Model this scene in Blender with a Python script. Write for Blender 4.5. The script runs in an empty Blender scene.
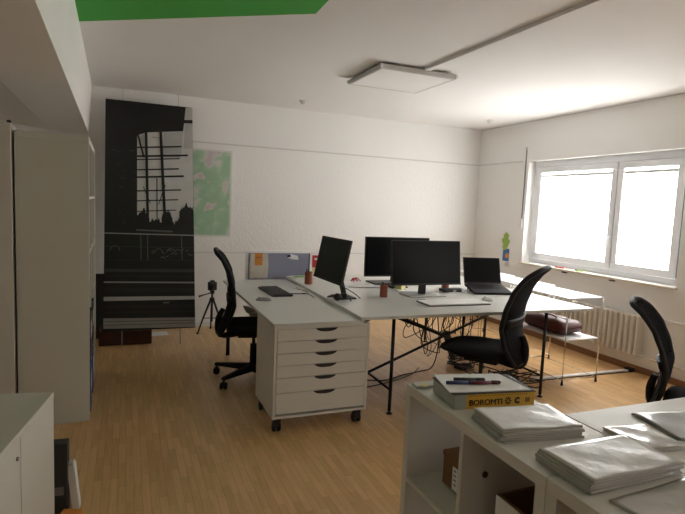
import bpy, bmesh, math, random
from math import pi, sin, cos, radians
from mathutils import Vector, Matrix
random.seed(7)
C = bpy.context.scene.collection
scn = bpy.context.scene

# ------------------------------------------------------------------ materials
def mat(name, col, rough=.5, metal=0., noise=0., nscale=8., bump=0., bscale=60., spec=.5, coat=0., trans=0., alpha=1., stretch=None):
    m = bpy.data.materials.new(name); m.use_nodes = True
    nt = m.node_tree; N = nt.nodes; L = nt.links
    p = N['Principled BSDF']
    p.inputs['Base Color'].default_value = (*col, 1)
    p.inputs['Roughness'].default_value = rough
    p.inputs['Metallic'].default_value = metal
    p.inputs['Specular IOR Level'].default_value = spec
    p.inputs['Coat Weight'].default_value = coat
    p.inputs['Coat Roughness'].default_value = .08
    p.inputs['Transmission Weight'].default_value = trans
    p.inputs['Alpha'].default_value = alpha
    tc = N.new('ShaderNodeTexCoord')
    src = tc.outputs['Object']
    if stretch:
        mp = N.new('ShaderNodeMapping'); mp.inputs['Scale'].default_value = stretch
        L.new(src, mp.inputs['Vector']); src = mp.outputs['Vector']
    if noise > 0:
        n = N.new('ShaderNodeTexNoise'); n.inputs['Scale'].default_value = nscale; n.inputs['Detail'].default_value = 5
        L.new(src, n.inputs['Vector'])
        r = N.new('ShaderNodeMapRange'); r.inputs['To Min'].default_value = 1 - noise; r.inputs['To Max'].default_value = 1 + noise
        L.new(n.outputs['Fac'], r.inputs['Value'])
        h = N.new('ShaderNodeHueSaturation'); h.inputs['Color'].default_value = (*col, 1)
        L.new(r.outputs['Result'], h.inputs['Value']); L.new(h.outputs['Color'], p.inputs['Base Color'])
    if bump > 0:
        n2 = N.new('ShaderNodeTexNoise'); n2.inputs['Scale'].default_value = bscale; n2.inputs['Detail'].default_value = 3
        L.new(src, n2.inputs['Vector'])
        b = N.new('ShaderNodeBump'); b.inputs['Strength'].default_value = bump; b.inputs['Distance'].default_value = .01
        L.new(n2.outputs['Fac'], b.inputs['Height']); L.new(b.outputs['Normal'], p.inputs['Normal'])
    return m

def wood_floor():
    m = bpy.data.materials.new('strip_parquet'); m.use_nodes = True
    nt = m.node_tree; N = nt.nodes; L = nt.links; p = N['Principled BSDF']
    tc = N.new('ShaderNodeTexCoord'); mp = N.new('ShaderNodeMapping'); mp.inputs['Rotation'].default_value = (0, 0, pi / 2)
    L.new(tc.outputs['Object'], mp.inputs['Vector'])
    b = N.new('ShaderNodeTexBrick'); b.offset = .37; b.offset_frequency = 2
    b.inputs['Scale'].default_value = 1; b.inputs['Brick Width'].default_value = .25; b.inputs['Row Height'].default_value = .038
    b.inputs['Mortar Size'].default_value = .0009; b.inputs['Mortar Smooth'].default_value = .1; b.inputs['Bias'].default_value = 0
    b.inputs['Color1'].default_value = (.74, .475, .225, 1); b.inputs['Color2'].default_value = (.60, .365, .155, 1); b.inputs['Mortar'].default_value = (.40, .23, .10, 1)
    L.new(mp.outputs['Vector'], b.inputs['Vector'])
    mp2 = N.new('ShaderNodeMapping'); mp2.inputs['Scale'].default_value = (40, 3, 1); L.new(tc.outputs['Object'], mp2.inputs['Vector'])
    n = N.new('ShaderNodeTexNoise'); n.inputs['Scale'].default_value = 1.6; n.inputs['Detail'].default_value = 6
    L.new(mp2.outputs['Vector'], n.inputs['Vector'])
    r = N.new('ShaderNodeMapRange'); r.inputs['To Min'].default_value = .78; r.inputs['To Max'].default_value = 1.2
    L.new(n.outputs['Fac'], r.inputs['Value'])
    h = N.new('ShaderNodeHueSaturation'); L.new(b.outputs['Color'], h.inputs['Color']); L.new(r.outputs['Result'], h.inputs['Value'])
    L.new(h.outputs['Color'], p.inputs['Base Color'])
    p.inputs['Roughness'].default_value = .30; p.inputs['Specular IOR Level'].default_value = .55
    bp = N.new('ShaderNodeBump'); bp.inputs['Strength'].default_value = .15; bp.inputs['Distance'].default_value = .002
    L.new(b.outputs['Fac'], bp.inputs['Height']); bp.invert = True; L.new(bp.outputs['Normal'], p.inputs['Normal'])
    return m

def ramp_mat(name, stops, scale, rough=.7, detail=6, dist=0.):
    m = bpy.data.materials.new(name); m.use_nodes = True
    nt = m.node_tree; N = nt.nodes; L = nt.links; p = N['Principled BSDF']
    tc = N.new('ShaderNodeTexCoord'); n = N.new('ShaderNodeTexNoise'); n.inputs['Scale'].default_value = scale; n.inputs['Detail'].default_value = detail; n.inputs['Distortion'].default_value = dist
    L.new(tc.outputs['Object'], n.inputs['Vector'])
    r = N.new('ShaderNodeValToRGB'); e = r.color_ramp.elements
    while len(e) < len(stops): e.new(.5)
    for k, (pos, c) in enumerate(stops): e[k].position = pos; e[k].color = (*c, 1)
    L.new(n.outputs['Fac'], r.inputs['Fac']); L.new(r.outputs['Color'], p.inputs['Base Color'])
    p.inputs['Roughness'].default_value = rough
    return m

def emit_mat(name, col, s, thru=0.):
    m = bpy.data.materials.new(name); m.use_nodes = True
    p = m.node_tree.nodes['Principled BSDF']
    p.inputs['Base Color'].default_value = (.85, .85, .85, 1); p.inputs['Roughness'].default_value = .9
    p.inputs['Emission Color'].default_value = (*col, 1); p.inputs['Emission Strength'].default_value = s
    p.inputs['Alpha'].default_value = 1 - thru      # the weave of the cloth lets part of the daylight through
    return m

def mesh_fabric(name):
    m = bpy.data.materials.new(name); m.use_nodes = True
    nt = m.node_tree; N = nt.nodes; L = nt.links; p = N['Principled BSDF']
    p.inputs['Base Color'].default_value = (.007, .007, .008, 1); p.inputs['Roughness'].default_value = .9; p.inputs['Specular IOR Level'].default_value = .1
    tc = N.new('ShaderNodeTexCoord'); v = N.new('ShaderNodeTexVoronoi'); v.inputs['Scale'].default_value = 260
    L.new(tc.outputs['Object'], v.inputs['Vector'])
    r = N.new('ShaderNodeMapRange'); r.inputs['From Min'].default_value = .25; r.inputs['From Max'].default_value = .45
    r.inputs['To Min'].default_value = .55; r.inputs['To Max'].default_value = 1
    L.new(v.outputs['Distance'], r.inputs['Value']); L.new(r.outputs['Result'], p.inputs['Alpha'])
    return m

def map_mat():
    m = ramp_mat('map_print', [(.36, (.60, .47, .52)), (.40, (.64, .62, .57)), (.44, (.37, .52, .37)), (.5, (.34, .53, .35)), (.585, (.42, .58, .42)), (.62, (.63, .63, .56)), (.68, (.58, .48, .53)), (.76, (.60, .60, .54))], 4.2, detail=9, dist=.2)
    nt = m.node_tree; N = nt.nodes; L = nt.links
    tc = [n for n in N if n.type == 'TEX_COORD'][0]; no = [n for n in N if n.type == 'TEX_NOISE'][0]; rp = [n for n in N if n.type == 'VALTORGB'][0]
    sp = N.new('ShaderNodeSeparateXYZ'); L.new(tc.outputs['Object'], sp.inputs[0])
    a = N.new('ShaderNodeMath'); a.operation = 'SUBTRACT'; a.inputs[1].default_value = .46; L.new(sp.outputs['Z'], a.inputs[0])
    b = N.new('ShaderNodeMath'); b.operation = 'POWER'; b.inputs[1].default_value = 4; L.new(a.outputs[0], b.inputs[0])
    c = N.new('ShaderNodeMath'); c.operation = 'MULTIPLY_ADD'; c.inputs[1].default_value = 2.6; L.new(b.outputs[0], c.inputs[0]); L.new(no.outputs['Fac'], c.inputs[2])
    L.new(c.outputs[0], rp.inputs['Fac'])
    return m

M = dict(
    wall=mat('white_wall_paint', (.86, .85, .825), .85, noise=.02, nscale=3, bump=.12, bscale=90),
    woodchip=mat('woodchip_wallpaper', (.86, .85, .825), .8, bump=.6, bscale=50, stretch=(1, 1, .6)),
    ceil=mat('ceiling_paint', (.86, .845, .825), .9, noise=.02, nscale=2),
    green=mat('green_paint', (.065, .42, .06), .8, noise=.04, nscale=4),
    floor=wood_floor(),
    trim=mat('white_trim', (.74, .73, .70), .6, noise=.02),
    rail=mat('grey_white_rail', (.66, .65, .63), .6, noise=.03),
    woodtrim=mat('brown_baseboard', (.25, .12, .055), .5, noise=.15, nscale=6, stretch=(8, .8, 8)),
    marble=mat('beige_marble', (.72, .66, .55), .3, noise=.12, nscale=20),
    upvc=mat('white_upvc', (.82, .83, .85), .35, noise=.01),
    white=mat('white_laminate', (.66, .645, .60), .42, noise=.015, nscale=5),
    whiteB=mat('white_foil', (.60, .58, .52), .5, noise=.015, nscale=5),
    desk=mat('pale_grey_laminate', (.62, .62, .59), .33, noise=.02, nscale=6),
    deskedge=mat('desk_edge', (.52, .50, .45), .5, noise=.04, nscale=30),
    blacksteel=mat('black_steel', (.012, .012, .013), .4, metal=.3, noise=.05),
    black=mat('black_plastic', (.012, .012, .013), .5, noise=.08, nscale=30),
    blackfab=mat('black_fabric', (.008, .008, .009), .95, noise=.1, nscale=200, bump=.3, bscale=400, spec=.2),
    meshfab=mesh_fabric('black_mesh'),
    chairblack=mat('chair_plastic', (.010, .010, .011), .62, noise=.08, nscale=30, spec=.25),
    matblack=mat('matte_black', (.014, .014, .016), .75, noise=.05, spec=.25),
    screen=mat('dark_screen', (.005, .005, .006), .35, noise=.02, spec=.12),
    screenB=mat('matte_screen', (.010, .012, .011), .4, noise=.02, spec=.25),
    silver=mat('silver_plastic', (.5, .5, .5), .35, metal=.6, noise=.02),
    chrome=mat('chrome', (.75, .75, .75), .15, metal=1., noise=.01),
    darkgrey=mat('dark_grey', (.03, .032, .033), .6, noise=.06),
    midgrey=mat('mid_grey', (.2, .2, .2), .55, noise=.06),
    keys=mat('key_grey', (.035, .037, .04), .45, noise=.05),
    terracotta=mat('terracotta', (.33, .085, .045), .6, noise=.12, nscale=14),
    paper=mat('white_paper', (.82, .82, .81), .7, noise=.02, nscale=9),
    paperG=mat('paper_grey', (.62, .61, .58), .6, noise=.05, nscale=12),
    sleeve=mat('plastic_sleeve', (.40, .395, .36), .3, noise=.1, nscale=7, bump=.45, bscale=13, coat=.6),
    sleeveD=mat('dark_sleeve', (.21, .21, .195), .35, noise=.08, nscale=7, bump=.3, bscale=9, coat=.4),
    cardboard=mat('cardboard', (.22, .115, .05), .85, noise=.1, nscale=10),
    yellow=mat('yellow_card', (.66, .38, .035), .5, noise=.04),
    stickyY=mat('yellow_note', (.72, .66, .28), .8, noise=.03),
    blueboard=mat('blue_grey_felt', (.33, .35, .47), .95, noise=.06, nscale=150, bump=.2, bscale=300),
    alu=mat('frame_white', (.86, .86, .86), .4, noise=.02),
    bagpaper=ramp_mat('bag_paper', [(.35, (.62, .57, .48)), (.65, (.74, .70, .62))], 9),
    orange=mat('orange_paper', (.72, .27, .05), .7, noise=.08),
    red=mat('red', (.55, .03, .03), .5, noise=.05),
    maroon=mat('maroon_leather', (.10, .025, .022), .45, noise=.18, nscale=9, bump=.2, bscale=40),
    mapg=map_mat(),
    mapedge=mat('map_margin', (.70, .69, .65), .7, noise=.03),
    blue=mat('blue_card', (.05, .16, .42), .6, noise=.1),
    darkblue=mat('dark_blue', (.015, .03, .13), .5, noise=.05),
    bluespine=mat('blue_spine', (.03, .06, .25), .5, noise=.05),
    lime=mat('lime_card', (.35, .52, .10), .7, noise=.1, nscale=60),
    brick=mat('brown_crate', (.075, .03, .02), .85, noise=.25, nscale=30),
    brass=mat('gold_foil', (.6, .5, .25), .4, metal=.5, noise=.05),
    cream=mat('cream_enamel', (.70, .665, .59), .45, noise=.015),
    diff=mat('opal_diffuser', (.92, .91, .89), .5, noise=.005),
    lampgrey=mat('lamp_frame', (.64, .64, .62), .45, noise=.02),
    blind=emit_mat('backlit_blind', (1, .985, .955), 7., .35),
    teal=mat('pale_green_note', (.55, .66, .55), .7, noise=.03),
    clearD=mat('grey_plastic', (.34, .355, .32), .35, noise=.18, nscale=22, coat=.4, stretch=(1, 1, 6)),
    clear=mat('milky_plastic', (.55, .58, .54), .25, noise=.05, coat=.5),
    blind_fill=emit_mat('fill_blind_glow', (1, .985, .955), 5.),  # glowing cloth for the added fill window
    glass=mat('window_glass', (.9, .95, .93), .02, alpha=.08),
)
for k, v in dict(p0=.006, p1=.016, p2=.045, p3=.11, p4=.28, p5=.42, p6=.55).items():
    M[k] = mat('print_grey_' + k, (v, v * .985, v * .95), .38, noise=.12, nscale=14)

# ------------------------------------------------------------------ mesh helper
class MB:
    def __init__(s): s.bm = bmesh.new(); s.mi = 0; s.mats = []
    def use(s, m):
        if m not in s.mats: s.mats.append(m)
        s.mi = s.mats.index(m); return s
    def _f(s, vs):
        try: f = s.bm.faces.new(vs); f.material_index = s.mi; return f
        except ValueError: return None
    def box(s, x0, x1, y0, y1, z0, z1, mx=None):
        P = [Vector(p) for p in ((x0, y0, z0), (x1, y0, z0), (x1, y1, z0), (x0, y1, z0), (x0, y0, z1), (x1, y0, z1), (x1, y1, z1), (x0, y1, z1))]
        if mx: P = [mx @ p for p in P]
        v = [s.bm.verts.new(p) for p in P]
        for q in ((3, 2, 1, 0), (4, 5, 6, 7), (0, 1, 5, 4), (1, 2, 6, 5), (2, 3, 7, 6), (3, 0, 4, 7)): s._f([v[i] for i in q])
        return s
    def prism(s, poly, d, mx=None):
        """poly: list of 3-D points; extruded by vector d"""
        d = Vector(d); a = [Vector(p) for p in poly]; b = [p + d for p in a]
        if mx: a = [mx @ p for p in a]; b = [mx @ p for p in b]
        a = [s.bm.verts.new(p) for p in a]; b = [s.bm.verts.new(p) for p in b]
        s._f(a[::-1]); s._f(b)
        for i in range(len(a)):
            j = (i + 1) % len(a); s._f([a[i], a[j], b[j], b[i]])
        return s
    def poly(s, pts):
        s._f([s.bm.verts.new(Vector(p)) for p in pts]); return s
    def tube(s, pts, r, n=8, smooth=0, cap=True):
        pts = [Vector(p) for p in pts]
        rs = r if isinstance(r, (list, tuple)) else [r] * len(pts)
        if smooth:
            q = []; qr = []
            for i in range(len(pts) - 1):
                p0 = pts[max(i - 1, 0)]; p1 = pts[i]; p2 = pts[i + 1]; p3 = pts[min(i + 2, len(pts) - 1)]
                for k in range(smooth):
                    t = k / smooth
                    q.append(.5 * ((2 * p1) + (p2 - p0) * t + (2 * p0 - 5 * p1 + 4 * p2 - p3) * t * t + (3 * p1 - p0 - 3 * p2 + p3) * t ** 3))
                    qr.append(rs[i] * (1 - t) + rs[i + 1] * t)
            q.append(pts[-1]); qr.append(rs[-1]); pts, rs = q, qr
        rings = []; up = None
        for i, p in enumerate(pts):
            d = (pts[min(i + 1, len(pts) - 1)] - pts[max(i - 1, 0)])
            d = d.normalized() if d.length > 1e-9 else Vector((0, 0, 1))
            if up is None:
                up = Vector((0, 0, 1)) if abs(d.z) < .9 else Vector((1, 0, 0))
            a = d.cross(up)
            if a.length < 1e-4: a = d.cross(Vector((1, .3, 0)))
            a.normalize(); b = a.cross(d).normalized(); up = b
            rings.append([s.bm.verts.new(p + (a * cos(2 * pi * k / n) + b * sin(2 * pi * k / n)) * rs[i]) for k in range(n)])
        for i in range(len(rings) - 1):
            for k in range(n):
                l = (k + 1) % n; f = s._f([rings[i][k], rings[i][l], rings[i + 1][l], rings[i + 1][k]])
                if f: f.smooth = True
        if cap: s._f(rings[0][::-1]); s._f(rings[-1])
        return s
    def lathe(s, prof, n=20, c=(0, 0, 0)):
        rings = []
        for r, z in prof:
            rings.append([s.bm.verts.new((c[0] + r * cos(2 * pi * k / n), c[1] + r * sin(2 * pi * k / n), c[2] + z)) for k in range(n)])
        for i in range(len(rings) - 1):
            for k in range(n):
                l = (k + 1) % n; f = s._f([rings[i][k], rings[i][l], rings[i + 1][l], rings[i + 1][k]])
                if f: f.smooth = True
        s._f(rings[0][::-1]); s._f(rings[-1])
        return s
    def grid(s, fn, nu, nv, smooth=True):
        g = [[s.bm.verts.new(fn(i / nu, j / nv)) for j in range(nv + 1)] for i in range(nu + 1)]
        for i in range(nu):
            for j in range(nv):
                f = s._f([g[i][j], g[i + 1][j], g[i + 1][j + 1], g[i][j + 1]])
                if f: f.smooth = smooth
        return s
    def build(s, name, m=None, parent=None, bevel=0., seg=2, solid=0., sub=0):
        me = bpy.data.meshes.new(name)
        bmesh.ops.recalc_face_normals(s.bm, faces=s.bm.faces[:])
        s.bm.to_mesh(me); s.bm.free()
        for x in (s.mats if s.mats else [m]): me.materials.append(x)
        o = bpy.data.objects.new(name, me); C.objects.link(o)
        if parent: o.parent = parent
        if solid:
            md = o.modifiers.new('solid', 'SOLIDIFY'); md.thickness = solid; md.offset = 0
        if bevel:
            md = o.modifiers.new('bevel', 'BEVEL'); md.width = bevel; md.segments = seg; md.limit_method = 'ANGLE'; md.angle_limit = radians(40)
        if sub:
            md = o.modifiers.new('sub', 'SUBSURF'); md.levels = sub; md.render_levels = sub
        return o

def tag(o, label, cat, group=None, kind=None):
    o['label'] = label; o['category'] = cat
    if group: o['group'] = group
    if kind: o['kind'] = kind
    return o
def thing(name, label, cat, loc=(0, 0, 0), rz=0, group=None, rot=None):
    o = bpy.data.objects.new(name, None); C.objects.link(o); o.empty_display_size = .1
    o.location = loc; o.rotation_euler = rot if rot else (0, 0, rz)
    return tag(o, label, cat, group)
def struct(o): o['kind'] = 'structure'; return o
def bx(name, m, d, parent=None, bevel=0., seg=2):
    return MB().box(*d).build(name, m, parent, bevel, seg)
def copy_tree(o, parent=None):
    c = o.copy(); C.objects.link(c)
    if parent: c.parent = parent
    for ch in list(o.children): copy_tree(ch, c)
    return c

# ------------------------------------------------------------------ room
D, W, H = 6.15, 4.535, 2.584
Y0 = -3.4
LX = lambda y: -.676 - .0164 * (y - 3.624)          # left wall line
struct(bx('floor', M['floor'], (-2.5, W + .35, Y0 - .2, D + .2, -.12, 0)))
struct(bx('ceiling', M['ceil'], (-2.5, W + .35, Y0 - .2, D + .2, H, H + .12)))
struct(bx('wall_back', M['wall'], (-2.5, W + .3, D, D + .2, 0, H)))
struct(bx('wall_front', M['wall'], (-2.5, W + .3, Y0 - .2, Y0, 0, H)))
struct(bx('wall_left', M['wall'], (-2.5, -2.3, Y0, D, 0, H)))
w = MB(); a = [(LX(Y0), Y0, 2.1), (-2.35, Y0, 2.24), (-2.35, Y0, H + .02), (LX(Y0), Y0, H + .02)]; b = [(LX(D), D, 2.1), (-2.35, D, 2.24), (-2.35, D, H + .02), (LX(D), D, H + .02)]
va = [w.bm.verts.new(p) for p in a]; vb = [w.bm.verts.new(p) for p in b]
w._f(va); w._f(vb[::-1])
for i in range(4): w._f([va[i], va[(i + 1) % 4], vb[(i + 1) % 4], vb[i]])
struct(w.build('trim_soffit', M['wall']))
wy0, wy1, wz0, wz1 = 3.17, 5.165, .868, 2.10
w = MB()
for d in ((Y0, -1.105, 0, H), (.885, wy0, 0, H), (wy1, D, 0, H), (wy0, wy1, 0, wz0), (wy0, wy1, wz1, H), (-1.105, .885, 0, wz0), (-1.105, .885, wz1, H)): w.box(W, W + .3, *d)
struct(w.build('wall_right', M['wall']))
# woodchip wallpaper field on the back wall between the two rails
struct(bx('trim_wallpaper', M['woodchip'], (.3, W - .001, D - .003, D + .01, .872, 2.095)))
struct(bx('trim_1', M['rail'], (.3, W, D - .016, D + .01, 2.094, 2.108)))
struct(bx('trim_2', M['rail'], (.3, W, D - .012, D + .01, .858, .868)))
struct(bx('trim_3', M['rail'], (W - .014, W + .01, 5.27, D - .016, 2.096, 2.110)))
struct(bx('trim_shadow_line', M['rail'], (W - .006, W + .01, Y0, D - .004, H - .012, H)))  # grey strip drawn in for the shadow line where ceiling meets wall
struct(bx('trim_4', M['trim'], (W - .014, W + .01, Y0, 3.34, .545, .562)))
struct(bx('baseboard_right', M['woodtrim'], (W - .016, W + .01, Y0, D, 0, .06), bevel=.004))
struct(bx('baseboard_back', M['trim'], (-.6, W - .02, D - .012, D + .01, 0, .05), bevel=.003))
# dropped beam along the left wall
xt = lambda y: -.284 - .0208 * (y - 3.557)
xb = lambda y: -.307 - .021 * (y - 3.09)
w = MB(); zb = 2.1
a = [(LX(Y0) + .0005, Y0, zb), (xb(Y0), Y0, zb), (xt(Y0), Y0, H + .02), (LX(Y0) + .0005, Y0, H + .02)]
b = [(LX(D) + .0005, D, zb), (xb(D), D, zb), (xt(D), D, H + .02), (LX(D) + .0005, D, H + .02)]
va = [w.bm.verts.new(p) for p in a]; vb = [w.bm.verts.new(p) for p in b]
w._f(va); w._f(vb[::-1])
for i in range(4): w._f([va[i], va[(i + 1) % 4], vb[(i + 1) % 4], vb[i]])
struct(w.build('trim_beam', M['wall']))
# green painted field on the ceiling
w = MB(); w.prism([(xt(3.955) , 3.955, H - .004), (1.025, 3.06, H - .004), (1.005, 2.3, H - .004), (1.0, .6, H - .004), (xt(.6), .6, H - .004)], (0, 0, .006))
struct(w.build('trim_green', M['green']))

# window
wf = W + .10
def make_window(name, a0, a1, mid, handle_side):
    win = MB()
    for d in ((a0, a1, wz0 + .002, .925), (a0, a1, 2.03, wz1 - .002), (a0, a0 + .075, .925, 2.03), (a1 - .065, a1, .925, 2.03), (mid - .02, mid + .025, .925, 2.03)):
        win.box(wf, wf + .07, *d)
    win = struct(win.build(name, M['upvc'], bevel=.004))
    for y0, y1 in ((a0 + .075, mid - .005), (mid + .005, a1 - .07)):
        s = MB()
        for d in ((y0, y1, .93, 1.0), (y0, y1, 1.96, 2.025), (y0, y0 + .065, 1.0, 1.96), (y1 - .065, y1, 1.0, 1.96)): s.box(wf - .025, wf + .045, *d)
        sa = s.build('window_sash', M['upvc'], win, bevel=.006)
        bx('window_pane', M['glass'], (wf + .02, wf + .03, y0 + .06, y1 - .06, .995, 1.965), sa)
        bx('window_gasket', M['midgrey'], (wf - .0035, wf + .01, y0 - .006, y0, .935, 2.02), sa)
    h = MB(); h.box(wf - .034, wf - .0255, mid + .018, mid + .05, 1.20, 1.30); h.tube([(wf - .034, mid + .034, 1.27), (wf - .062, mid + .034, 1.27), (wf - .066, mid + .034, 1.24), (wf - .066, mid + .034, 1.16)], .009, 8)
    h.build('window_handle', M['upvc'], win)
    return win
make_window('window_1', 3.175, 5.155, 3.95, 1)
fill_win = make_window('window_fill', -1.10, .88, -.325, 1)  # added window out of view, put in to brighten ceiling and left side
for y0, y1 in ((-.958, -.397), (-.253, .743)): bx('fill_blind', M['blind_fill'], (wf - .008, wf - .005, y0, y1, 1.0, 1.93), fill_win)
struct(bx('trim_sill_fill', M['marble'], (W - .035, wf + .0, -1.125, .905, wz0 - .024, wz0 - .001), bevel=.004))  # sill belonging to the added fill window
def blind(y0, y1, lab):
    t = thing('roller_blind', lab, 'blind', (wf - .004, (y0 + y1) / 2, 1.0), group='roller blinds of the window')
    hw = (y1 - y0) / 2
    bx('blind_cloth', M['blind'], (-.004, -.001, -hw, hw, .0, .905), t)
    bx('cassette', M['lampgrey'], (-.012, .004, -hw, hw, .906, .934), t, .003)
    bx('bright_gap', M['blind'], (-.004, -.001, -hw, hw, .9345, .958), t)  # glowing strip standing for the daylight gap above the cassette
    bx('bottom_rail', M['upvc'], (-.008, .0035, -hw, hw, -.012, -.0005), t, .002)
    return t
blind(3.317, 3.878, 'white backlit roller blind in the narrow sash nearest the camera, right of handle')
blind(4.022, 5.018, 'white backlit roller blind in the wide window sash, left of the handle')
struct(bx('trim_sill', M['marble'], (W - .035, wf + .0, 3.15, 5.18, wz0 - .024, wz0 - .001), bevel=.004))
t = thing('shutter_strap', 'grey shutter strap hanging on the wall left of window', 'strap', (W, 5.215, 1.3))
bx('strap', M['midgrey'], (-.006, -.003, -.009, .009, .05, .965), t)
bx('strap_box', M['trim'], (-.018, -.0005, -.016, .016, -.02, .10), t, .004)
bx('strap_guide', M['rail'], (-.02, -.0005, -.014, .014, .945, .975), t, .004)
for y, lab in ((4.455, 'small dark bracket under window sill, further from the camera'), (3.825, 'small dark bracket under window sill, nearer the camera')):
    t = MB().box(W - .025, W - .0005, y - .03, y + .03, .826, .838).build('sill_bracket', M['darkgrey'], bevel=.003); tag(t, lab, 'bracket', 'sill brackets')
def marker(name, m, cap, loc, rz, lab, cat, L=.12, r=.007, group=None, tilt=0):
    t = thing(name, lab, cat, loc, rz, group)
    MB().tube([(-L / 2, 0, r), (L * .2, 0, r)], r, 10).build('barrel', m, t)
    MB().tube([(L * .2, 0, r), (L / 2 - .004, 0, r), (L / 2, 0, r)], [r * 1.08, r * 1.08, r * .7], 10).build('cap', cap, t)
    return t
marker('marker_pen', M['red'], M['red'], (W + .005, 4.55, wz0), pi / 2 + .1, 'red marker pen lying on the window sill', 'pen')
marker('marker_pen', M['lime'], mat('green_cap', (.03, .3, .12), .5, noise=.03), (W + .005, 4.27, wz0), pi / 2 - .1, 'green marker pen lying on the window sill', 'pen')
# radiator
t = thing('radiator', 'cream column radiator on the wall below the window', 'radiator', (W - .065, 3.39, .15))
for k in range(30):
    y = .025 + k * .061
    s = MB(); s.box(-.035, .035, y, y + .036, .02, .405); s.build('radiator_section', M['cream'], t, bevel=.012, seg=2)
MB().tube([(0, 0, .03), (0, 1.85, .03)], .017, 10).build('bottom_manifold', M['cream'], t)
MB().tube([(0, 0, .39), (0, 1.85, .39)], .017, 10).build('top_manifold', M['cream'], t)
MB().tube([(0, .0, .03), (0, -.03, .03), (.02, -.06, .02), (.02, -.9, .016)], .009, 8).build('radiator_pipe', M['cream'], t)

# ceiling lamp, cable duct, detectors
t = thing('ceiling_light', 'square flat white LED panel lamp on the ceiling', 'lamp', (2.147, 4.087, H), 0)
w = MB()
for d in ((-.34, .34, -.325, -.305), (-.34, .34, .305, .325), (-.34, -.32, -.305, .305), (.32, .34, -.305, .305)): w.box(*d, -.055, -.016)
w.build('lamp_frame', M['lampgrey'], t, bevel=.002)
bx('diffuser', M['diff'], (-.3195, .3195, -.3045, .3045, -.053, -.045), t)
bx('mounting_plate', M['darkgrey'], (-.29, .29, -.28, .28, -.016, -.0005), t)
for sx in (-1, 1):
    for sy in (-1, 1): bx('corner_clip', M['upvc'], (sx * .341 - .012, sx * .341 + .012, sy * .326 - .012, sy * .326 + .012, -.05, -.02), t, .003)
w = MB(); w.prism([(2.185, 3.755, H - .024), (2.24, 3.755, H - .024), (2.315, .5, H - .024), (2.26, .5, H - .024)], (0, 0, .0235))
tag(w.build('cable_duct', M['ceil']), 'straight cable duct running along ceiling from the panel lamp', 'duct')
for x, y, lab in ((1.769, 5.62, 'small white detector on ceiling left of the panel lamp'), (4.104, 5.416, 'small pale detector on ceiling near the window corner')):
    t = thing('smoke_detector', lab, 'detector', (x, y, H), group='ceiling detectors')
    MB().lathe([(.036, -.0005), (.036, -.012), (.03, -.022)], 18).build('detector_base', M['trim'], t)
    MB().lathe([(.02, -.0225), (.018, -.034), (.012, -.036)], 16).build('detector_cap', M['cream'], t)

# wall pieces
t = thing('wall_map', 'pinned green paper map on back wall right of dark poster', 'map', (.88, D - .004, 1.044))
bx('map_sheet', M['mapedge'], (-.38, .235, -.003, -.0005, 0, .985), t)
bx('map_print', M['mapg'], (-.36, .215, -.0045, -.0032, .02, .965), t)
t = thing('wall_card', 'lime green flower card stuck on the wall left of window', 'card', (W - .0005, 5.478, 1.10))
w = MB()
for k, (dy, dz, r) in enumerate(((0, .06, .05), (.03, 0, .05), (-.03, -.01, .045), (0, -.06, .05), (.025, -.08, .035))):
    pts = [(-.001 - .0006 * k, dy + r * cos(a) * (1 + .2 * sin(3 * a)), dz + r * sin(a) * (1 + .15 * cos(4 * a))) for a in [2 * pi * q / 14 for q in range(14)]]
    w.prism(pts, (-.0006, 0, 0))
w.build('card_shape', M['lime'], t)
t = thing('wall_card', 'blue card with an orange spot on wall beside window', 'card', (W - .0005, 5.457, .92))
bx('card_sheet', M['blue'], (-.003, -.001, -.055, .065, -.075, .085), t)
w = MB(); w.prism([(-.003, -.02 + .035 * cos(a), -.005 + .035 * sin(a)) for a in [2 * pi * q / 16 for q in range(16)]], (-.001, 0, 0)); w.build('orange_spot', M['orange'], t)
tag(bx('paper_slip', M['paperG'], (W - .003, W - .0008, 5.385, 5.47, .775, .838)), 'pale paper slip on wall below the blue card', 'paper')

# ------------------------------------------------------------------ poster banner
tilt = math.atan2(.582, 2.285)
PW, PH = .856, 2.36
t = thing('hanging_poster', 'tall black and white photo banner hanging on wires before back wall', 'poster', (.222, 5.44, .158), rot=(-tilt, 0, 0))
bx('poster_panel', M['p0'], (-PW / 2, PW / 2, -.004, .004, 0, PH), t)
def pv(x, y):
    u = (x - 106) / 88; yt = 99 + 8 * u; yb = 332 - 4 * u
    return ((u - .5) * PW, (1 - (y - yt) / (yb - yt)) * PH)
pr = MB(); layer = [0]
def ink(pts, m):
    layer[0] += 1; d = -.0044 - .00012 * layer[0]
    pr.use(M[m]); pr.poly([(pv(*p)[0], d, pv(*p)[1]) for p in pts])
def bar(x0, y0, x1, y1, w_, m):
    dx, dy = x1 - x0, y1 - y0; l = math.hypot(dx, dy); nx, ny = -dy / l * w_ / 2, dx / l * w_ / 2
    ink([(x0 + nx, y0 + ny), (x1 + nx, y1 + ny), (x1 - nx, y1 - ny), (x0 - nx, y0 - ny)], m)
ink([(137, 137), (146, 134), (184, 132), (187, 107), (194, 107.2), (193.6, 229), (137, 229)], 'p6')
ink([(164, 134), (184, 132), (181, 160), (162, 158)], 'p5'); ink([(138, 140), (146, 134), (147, 178), (138, 178)], 'p5')
ink([(187, 107.2), (194, 107.4), (193.9, 150), (184, 150)], 'p5')
random.seed(3)
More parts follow.
